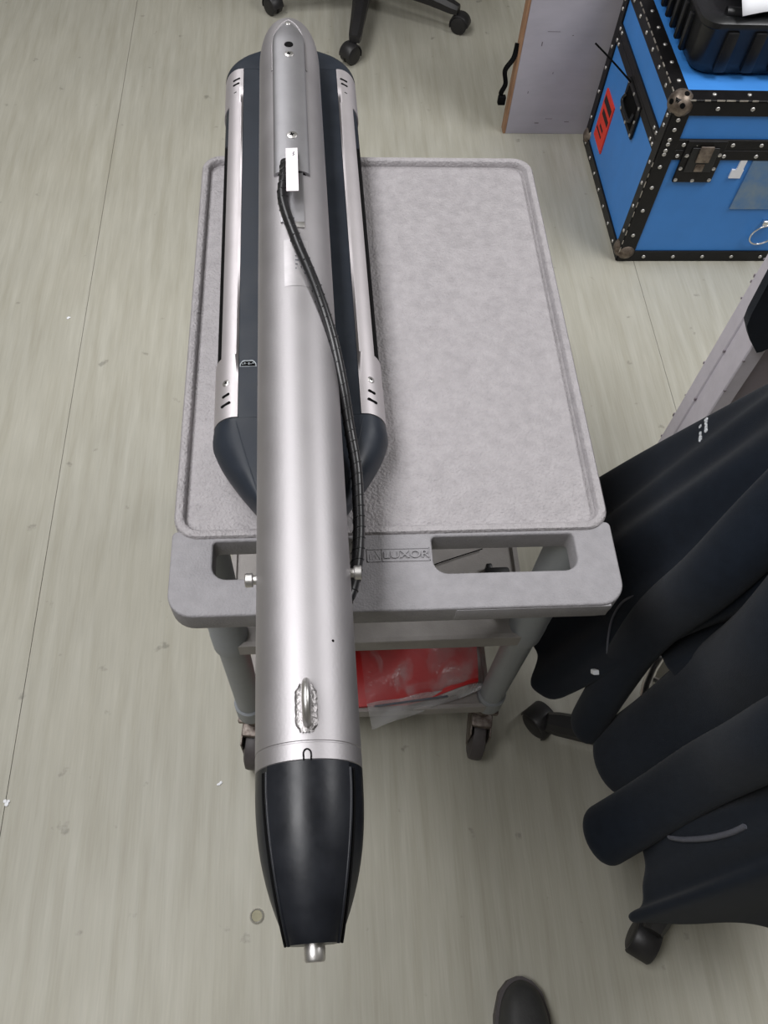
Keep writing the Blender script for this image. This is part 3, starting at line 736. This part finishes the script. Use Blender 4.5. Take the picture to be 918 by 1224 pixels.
for x, z, a, b in ((.07, .31, .05, .002), (.05, .13, .003, .012), (.09, .035, .018, .004), (.14, .30, .006, .003), (.12, .05, .03, .002), (.18, .04, .02, .003), (.06, .27, .004, .02), (.11, .19, .003, .009)):
    box(bm, x, x+a*0.7, -0.0004, 0.0004, z, z+b*0.6)
stuff(finish('scuff_marks', bm, 'scuff', pn, 0))

pw = thing('side_panel', 'upright grey painted board with chipped grooved edge, behind the dark jacket', 'panel', (0.6446, 0.487, 0))
bm = B()
for y0, y1, d in ((0.0, 0.048, 0.0), (0.048, 0.060, 0.004), (0.060, 0.094, 0.001)):
    box(bm, d, 0.03, y0, y1, 0, 1.15, 0.002 if d < 0.003 else 0, 1)
finish('grooved_edge', bm, 'panelband', pw, 0)
finish('panel_board', box(B(), 0.028, 0.62, 0.012, 0.082, 0, 1.15), 'panelside', pw, 0)
bm = B()
for k in range(22):
    z = random.uniform(0.1, 1.05); y = random.choice((0.0, 0.094, 0.094, 0.060)); q = random.uniform(.0008, .0045)**1.0
    box(bm, -0.0003 if 0 < y < 0.094 else 0.0002, 0.004, y-q*0.3-0.0003, y+q*0.3+0.0003, z, z+q*1.6)
stuff(finish('paint_chips', bm, 'panelside', pw, 0))
# dark cloth hanging in front of the board
poly = [(0.572, 1.158), (0.580, 0.95), (0.586, 0.735), (0.590, 0.66), (0.594, 0.635), (0.612, 0.605), (0.640, 0.570), (0.650, 0.570), (0.70, 0.610), (0.78, 0.72), (0.80, 1.158)]
bm = B()
loft(bm, [[Vector((x, y+0.006*math.sin(40*x+9*z), z)) for x, z in poly] for y in (0.466, 0.484)])
box(bm, 0.60, 0.80, 0.470, 0.590, 1.151, 1.163, 0.004)
cl = finish('dark_cloth', bm, 'navy', None, 80)
tag(cl, 'black cloth corner hanging down against the grey painted side board', 'cloth')

# ------------------------------------------------------------------ office chairs
def star_base(root, R, a0, zh):
    for k in range(5):
        a = a0+2*PI*k/5; d = Vector((math.cos(a), math.sin(a), 0)); n = Vector((-d.y, d.x, 0))
        bm = B(); rings = []
        for t, wd, z0, z1 in ((0.03, 0.030, zh, zh+0.055), (0.10, 0.028, zh-0.002, zh+0.050), (0.24, 0.022, zh-0.012, zh+0.026), (R-0.012, 0.020, zh-0.020, zh+0.010), (R+0.008, 0.016, zh-0.020, zh+0.004)):
            c = d*t
            rings.append([c+n*wd+Vector((0, 0, z0)), c+n*wd+Vector((0, 0, z0+(z1-z0)*.6)), c+n*wd*.55+Vector((0, 0, z1)), c-n*wd*.55+Vector((0, 0, z1)), c-n*wd+Vector((0, 0, z0+(z1-z0)*.6)), c-n*wd+Vector((0, 0, z0))])
        loft(bm, rings); lg = finish('base_leg', bm, 'chair', root, 30)
        c = d*R; ca = a+0.9+0.7*k; e = Vector((math.cos(ca), math.sin(ca), 0)); f = Vector((-e.y, e.x, 0)); q = c-f*0.018
        bm = B()
        for s in (-1, 1): lathe(bm, [(0.006, 0.002), (0.022, 0.002), (0.0275, 0.006), (0.0275, 0.019), (0.022, 0.022), (0.006, 0.0215)], q+Vector((0, 0, 0.0275)), e*s, 22)
        finish('caster_wheel', bm, 'chair', lg, 40)
        bm = B(); rings = []
        for b in [-0.35+(PI+0.35)*i/16 for i in range(17)]:        # hood over the wheels
            o_ = lambda rr, ww: q+e*ww+f*math.cos(b)*rr+Vector((0, 0, 0.0285+rr*math.sin(b)))
            rings.append([o_(0.0285, -0.0215), o_(0.0300, -0.0215), o_(0.0325, -0.018), o_(0.0325, 0.018), o_(0.0300, 0.0215), o_(0.0285, 0.0215)])
        loft(bm, rings); cyl(bm, c+Vector((0, 0, 0.05)), c+Vector((0, 0, zh)), 0.007); finish('caster_hood', bm, 'chair', lg, 50)
    bm = B(); lathe(bm, [(0.040, zh-0.01), (0.042, zh+0.05), (0.030, zh+0.065), (0.027, zh+0.07), (0.027, zh+0.16), (0.016, zh+0.165), (0.015, 0.40)], (0, 0, 0), (0, 0, 1), 24); finish('gas_column', bm, 'chair', root, 40)
def seat_and_back(root, az, hb, seat_z=0.45):
    mt = Matrix.Rotation(az, 4, 'Z')
    bm = B(); box(bm, -0.22, 0.22, -0.21, 0.21, seat_z-0.035, seat_z+0.035, 0.03, 4, mt); finish('seat', bm, 'chairf', root, 60)
    bm = B(); box(bm, -0.09, 0.09, -0.09, 0.09, seat_z-0.06, seat_z-0.03, 0.01, 2, mt); finish('tilt_mechanism', bm, 'chair', root)
    bm = B(); box(bm, -0.19, 0.19, 0.14, 0.172, seat_z+0.15, hb, 0.016, 3, mt); finish('backrest', bm, 'chairf', root, 60)
    bm = B(); tube(bm, [mt @ Vector(p) for p in ((0, 0.08, seat_z-0.04), (0, 0.19, seat_z-0.04), (0, 0.200, seat_z+0.05), (0, 0.178, seat_z+0.30))], 0.012, 8, 6, fn=lambda t: (0.026, 0.008)); finish('back_bar', bm, 'chair', root, 60)
oc = thing('office_chair', 'black five-star office chair under the dark jacket on the right', 'chair', (0.640, -0.085, 0))
star_base(oc, 0.315, math.atan2(0.095, -0.31), 0.078)
seat_and_back(oc, PI/2, 0.93)
bm = B(); pts = [(0.205*math.cos(2*PI*i/40), 0.205*math.sin(2*PI*i/40), 0.262) for i in range(41)]
tube(bm, pts, 0.008, 10, 0); fr = finish('foot_ring', bm, 'chrome', oc, 60)
bm = B()
for k in range(3):
    a = 2*PI*k/3+0.5; cyl(bm, (0.025*math.cos(a), 0.025*math.sin(a), 0.262), (0.2*math.cos(a), 0.2*math.sin(a), 0.262), 0.006, n=10)
finish('ring_spoke', bm, 'chrome', fr)
oc2 = thing('office_chair', 'black office chair base on casters beyond the towfish tail, top of the photo', 'chair', (0.105, 2.505, 0))
star_base(oc2, 0.325, math.atan2(-0.985, -0.17)+0.02, 0.080)
seat_and_back(oc2, 0.3, 0.92, 0.48)

# ------------------------------------------------------------------ dark fleece jacket hung over the right-hand chair
jk = thing('fleece_jacket', 'dark navy fleece jacket hung over the office chair beside the cart', 'jacket', (0.55, -0.08, 0.24))
J0 = Vector((0.55, -0.08, 0.24))
top_pts = [(0.74, 0.20, 0.955), (0.60, 0.19, 0.965), (0.492, 0.155, 0.955), (0.455, 0.06, 0.965), (0.445, -0.05, 0.97), (0.445, -0.16, 0.965), (0.46, -0.245, 0.955), (0.475, -0.275, 0.955), (0.55, -0.30, 0.95), (0.70, -0.31, 0.94)]
bot_pts = [(0.60, 0.34, 0.40), (0.44, 0.33, 0.37), (0.315, 0.25, 0.33), (0.266, 0.095, 0.265), (0.292, 0.005, 0.250), (0.392, -0.045, 0.55), (0.405, -0.20, 0.36), (0.382, -0.300, 0.255), (0.384, -0.345, 0.24), (0.60, -0.362, 0.235)]
K = 9
TP, BP = spline(top_pts, K), spline(bot_pts, K)
nC = len(TP)
bm = B(); rings = []
NR = 34
for j in range(NR+1):
    t = j/NR; row = []
    for i in range(nC):
        p = TP[i].lerp(BP[i], t)
        d = (TP[min(i+1, nC-1)].lerp(BP[min(i+1, nC-1)], t)-TP[max(i-1, 0)].lerp(BP[max(i-1, 0)], t)); d.z = 0; d.normalize()
        n = Vector((d.y, -d.x, 0))
        if n.dot(Vector((0.62, -0.08, 0))-Vector((p.x, p.y, 0))) > 0: n = -n
        s = i/(nC-1)
        f = (0.006+0.020*t)*(1-0.6*max(0, 1-abs(s-0.37)/0.12)*t)*(1-0.75*min(1, max(0, (s-0.66)/0.12)))*(math.sin(s*44+1.2*t)+0.5*math.sin(s*83+2.0-2.0*t))*min(1, 3.2*t+0.15)
        row.append(p+n*f-J0)
    rings.append(row)
loft(bm, rings, cap=False, closed=False)
top_row = rings[0]
jb = finish('jacket_body', bm, 'navy', jk, 80)
md = jb.modifiers.new('thick', 'SOLIDIFY'); md.thickness = 0.006
md = jb.modifiers.new('smooth', 'SUBSURF'); md.levels = 1; md.render_levels = 1
def sleeve(name, pts, fn, flatten=0.75, twist=0.0):
    P = spline([Vector(p)-J0 for p in pts], 8); n = 20; rings = []
    for i, c in enumerate(P):
        t = i/(len(P)-1); d = (P[min(i+1, len(P)-1)]-P[max(i-1, 0)]).normalized()
        v = (Vector((0, 1, 0.15))-d*Vector((0, 1, 0.15)).dot(d)).normalized(); u = v.cross(d)
        r = fn(t); row = []
        for k in range(n):
            a = 2*PI*k/n
            q = 1+0.06*math.sin(3*a+9*t)*math.sin(PI*t)+0.03*math.sin(14*t+a)
            row.append(c+v*math.cos(a)*r*q+u*math.sin(a)*r*flatten*q)
        rings.append(row)
    d = (P[-1]-P[-2]).normalized(); last = rings[-1]; cc = P[-1]
    rings.append([cc+(p-cc)*0.90+d*0.010 for p in last]); rings.append([cc+(p-cc)*0.70+d*0.013 for p in last]); rings.append([cc+(p-cc)*0.55+d*0.004 for p in last]); rings.append([cc+(p-cc)*0.5-d*0.03 for p in last])
    bm = B(); loft(bm, rings); o = finish(name, bm, 'navy', jk, 80)
    md = o.modifiers.new('smooth', 'SUBSURF'); md.levels = 1; md.render_levels = 1
    return o
sleeve('sleeve', [(0.46, -0.08, 0.95), (0.420, -0.105, 0.80), (0.430, -0.103, 0.62), (0.410, -0.108, 0.44), (0.380, -0.118, 0.285)], lambda t: 0.068-0.008*t)
sleeve('sleeve', [(0.46, -0.19, 0.93), (0.410, -0.195, 0.74), (0.412, -0.190, 0.55), (0.385, -0.203, 0.38), (0.338, -0.226, 0.270)], lambda t: 0.040+0.006*t)
sleeve('hood_flap', [(0.45, 0.03, 0.95), (0.368, -0.02, 0.78), (0.360, -0.010, 0.60), (0.350, -0.026, 0.43), (0.337, -0.060, 0.285)], lambda t: 0.042-0.008*t)
yr = [[p+Vector((max(-0.004, min(dx, 0.60-(p.x+J0.x))), 0, dz)) for p in top_row] for dx, dz in ((-0.004, -0.006), (0.0, 0.004), (0.035, 0.012), (0.075, 0.010), (0.105, -0.03), (0.11, -0.12))]
bm = B(); loft(bm, yr, cap=False, closed=False); yk = finish('shoulder_yoke', bm, 'navy', jk, 80)   # folded over the chair back
md = yk.modifiers.new('thick', 'SOLIDIFY'); md.thickness = 0.006; md.offset = 0
# pocket zip, white embroidery and the small white tag
tube_pts = [(0.3905, -0.2490, 0.392), (0.3975, -0.2570, 0.4263), (0.4056, -0.2650, 0.4874), (0.4109, -0.2675, 0.5382), (0.4151, -0.2660, 0.5727)]
bm = B(); tube(bm, [Vector(p)-J0 for p in tube_pts], 0.004, 8, 8, fn=lambda t: (0.0022+0.002*math.sin(PI*t), 0.004)); finish('pocket_zip', bm, 'zip', jk, 60)
bm = B(); tube(bm, [Vector(p)-J0 for p in ((0.356, 0.046, 0.55), (0.3455, 0.0483, 0.5202), (0.3360, 0.0343, 0.4935), (0.3315, 0.0108, 0.4722), (0.330, -0.008, 0.462))], 0.0018, 8, 8); finish('seam_piping', bm, 'zip', jk, 60)
# two short lines of white embroidery lying on the cloth
EO, EA, EB, EN = Vector((0.4475, 0.2302, 0.6934)), Vector((0.3665, 0.1803, 0.9128)), Vector((-0.3576, -0.8784, 0.3170)), Vector((-0.8589, 0.4426, 0.2574))
bm = B()
for r_, (u0, n_) in enumerate(((-0.004, 8), (-0.0155, 9))):
    for k in range(n_):
        if r_ == 1 and k in (2, 3): continue
        c = EO + EA*(u0+0.0035) + EB*(-0.014+0.0044*k+0.002*r_)
        wd = random.choice((0.003, 0.0045, 0.0055))
        mt = Matrix((EA, EB, EN)).transposed().to_4x4(); mt.translation = c-J0
        box(bm, -wd/2, wd/2, -0.0013, -0.0003, 0.0, 0.0022, mtx=mt)
        if k % 2 == 0: box(bm, -wd/2, -wd/2+0.0012, -0.0013, 0.0018, 0.0, 0.0022, mtx=mt)
        if k % 3 == 0: box(bm, wd/2-0.0012, wd/2, -0.0013, 0.0022, 0.0, 0.0022, mtx=mt)
finish('embroidery', bm, 'white', jk, 0)
bm = B(); box(bm, -0.0045, 0.0045, -0.0035, 0.0035, -0.007, 0.007, 0.001, 1, Matrix.Translation(Vector((0.3165, -0.0231, 0.434))-J0) @ Matrix.Rotation(0.5, 4, 'X')); finish('toggle', bm, 'white', jk, 0)

# ------------------------------------------------------------------ shoe at the bottom edge and litter on the floor
sh = thing('shoe', 'toe of a dark grey shoe at the bottom edge of the photo', 'shoe', (0.232, -0.405, 0), 0.0); sh.scale = (0.9, 1, 1)
def foot(t, z, k=1.0):
    n = 18
    return t
bm = B(); rings = []
LS = 0.27
outline = [(0.0, 0.004), (0.006, 0.020), (0.022, 0.036), (0.055, 0.046), (0.09, 0.048), (0.14, 0.041), (0.19, 0.036), (0.235, 0.036), (0.26, 0.026), (0.27, 0.006)]
hts = [0.030, 0.045, 0.056, 0.064, 0.072, 0.092, 0.115, 0.120, 0.112, 0.085]
for (yy, wd), hh in zip(outline, hts):
    rings.append([Vector((wd*math.copysign(abs(math.cos(a))**0.7, math.cos(a)), -yy, 0.020+(hh-0.020)*math.sin(a)**0.75)) for a in [PI*i/16 for i in range(17)]]+[Vector((-wd*(1-2*i/6), -yy, 0.019)) for i in range(1, 6)])
loft(bm, rings); bmesh.ops.transform(bm, matrix=Matrix.Rotation(-0.06, 4, 'Z'), verts=bm.verts)
o = finish('upper', bm, 'rubber', sh, 80); md = o.modifiers.new('s', 'SUBSURF'); md.levels = 2; md.render_levels = 2
bm = B(); pts = [(x*1.08, -y*1.02+0.005) for y, x in outline]+[(-x*1.08, -y*1.02+0.005) for y, x in reversed(outline)]
loft(bm, [[Vector((x, y, 0.0)) for x, y in pts], [Vector((x*1.02, y, 0.010)) for x, y in pts], [Vector((x, y, 0.024)) for x, y in pts]]); bmesh.ops.transform(bm, matrix=Matrix.Rotation(-0.06, 4, 'Z'), verts=bm.verts)
finish('sole', bm, 'wheel', sh, 40)
bc = thing('bottle_cap', 'small crown bottle cap lying on the floor left of the nose', 'bottle cap', (-0.203, -0.286, 0)); bc.scale = (0.82, 0.82, 0.9)
bm = B(); n = 42; rings = []
for z, r in ((0.0005, 0.0150), (0.0045, 0.0138), (0.006, 0.0125), (0.0055, 0.0115), (0.002, 0.0108)):
    rings.append([Vector((r*(1+0.045*(z < .003)*math.cos(21*2*PI*i/n))*math.cos(2*PI*i/n), r*(1+0.045*(z < .003)*math.cos(21*2*PI*i/n))*math.sin(2*PI*i/n), z)) for i in range(n)])
loft(bm, rings); finish('crown_rim', bm, 'rivet', bc, 40)
bm = B(); lathe(bm, [(0.0108, 0.0015), (0.0112, 0.0052), (0.004, 0.0050)], (0, 0, 0), (0, 0, 1), 28); finish('cap_liner', bm, 'gold', bc)
def crumb(x, y, r, label):
    bm = B()
    for k in range(3):
        t = bmesh.new(); bmesh.ops.create_icosphere(t, subdivisions=1, radius=r*random.uniform(.5, .9))
        merge(bm, t, Matrix.Translation((random.uniform(-r, r)*1.2*(k > 0), random.uniform(-r, r)*1.2*(k > 0), r*0.35)) @ Matrix.Diagonal((1, 1, 0.4, 1)))
    bmesh.ops.translate(bm, verts=bm.verts, vec=(x, y, 0))
    tag(finish('paper_scrap', bm, 'paper', None, 0), label, 'litter', 'white scraps on the floor')
crumb(-0.652, -0.082, 0.0052, 'white paper scrap on the floor at the far left edge')
crumb(-0.695, 1.084, 0.004, 'tiny white scrap on the floor at the left, far from the cart')
crumb(-0.276, -0.063, 0.004, 'small white scrap on the floor by the left front caster')
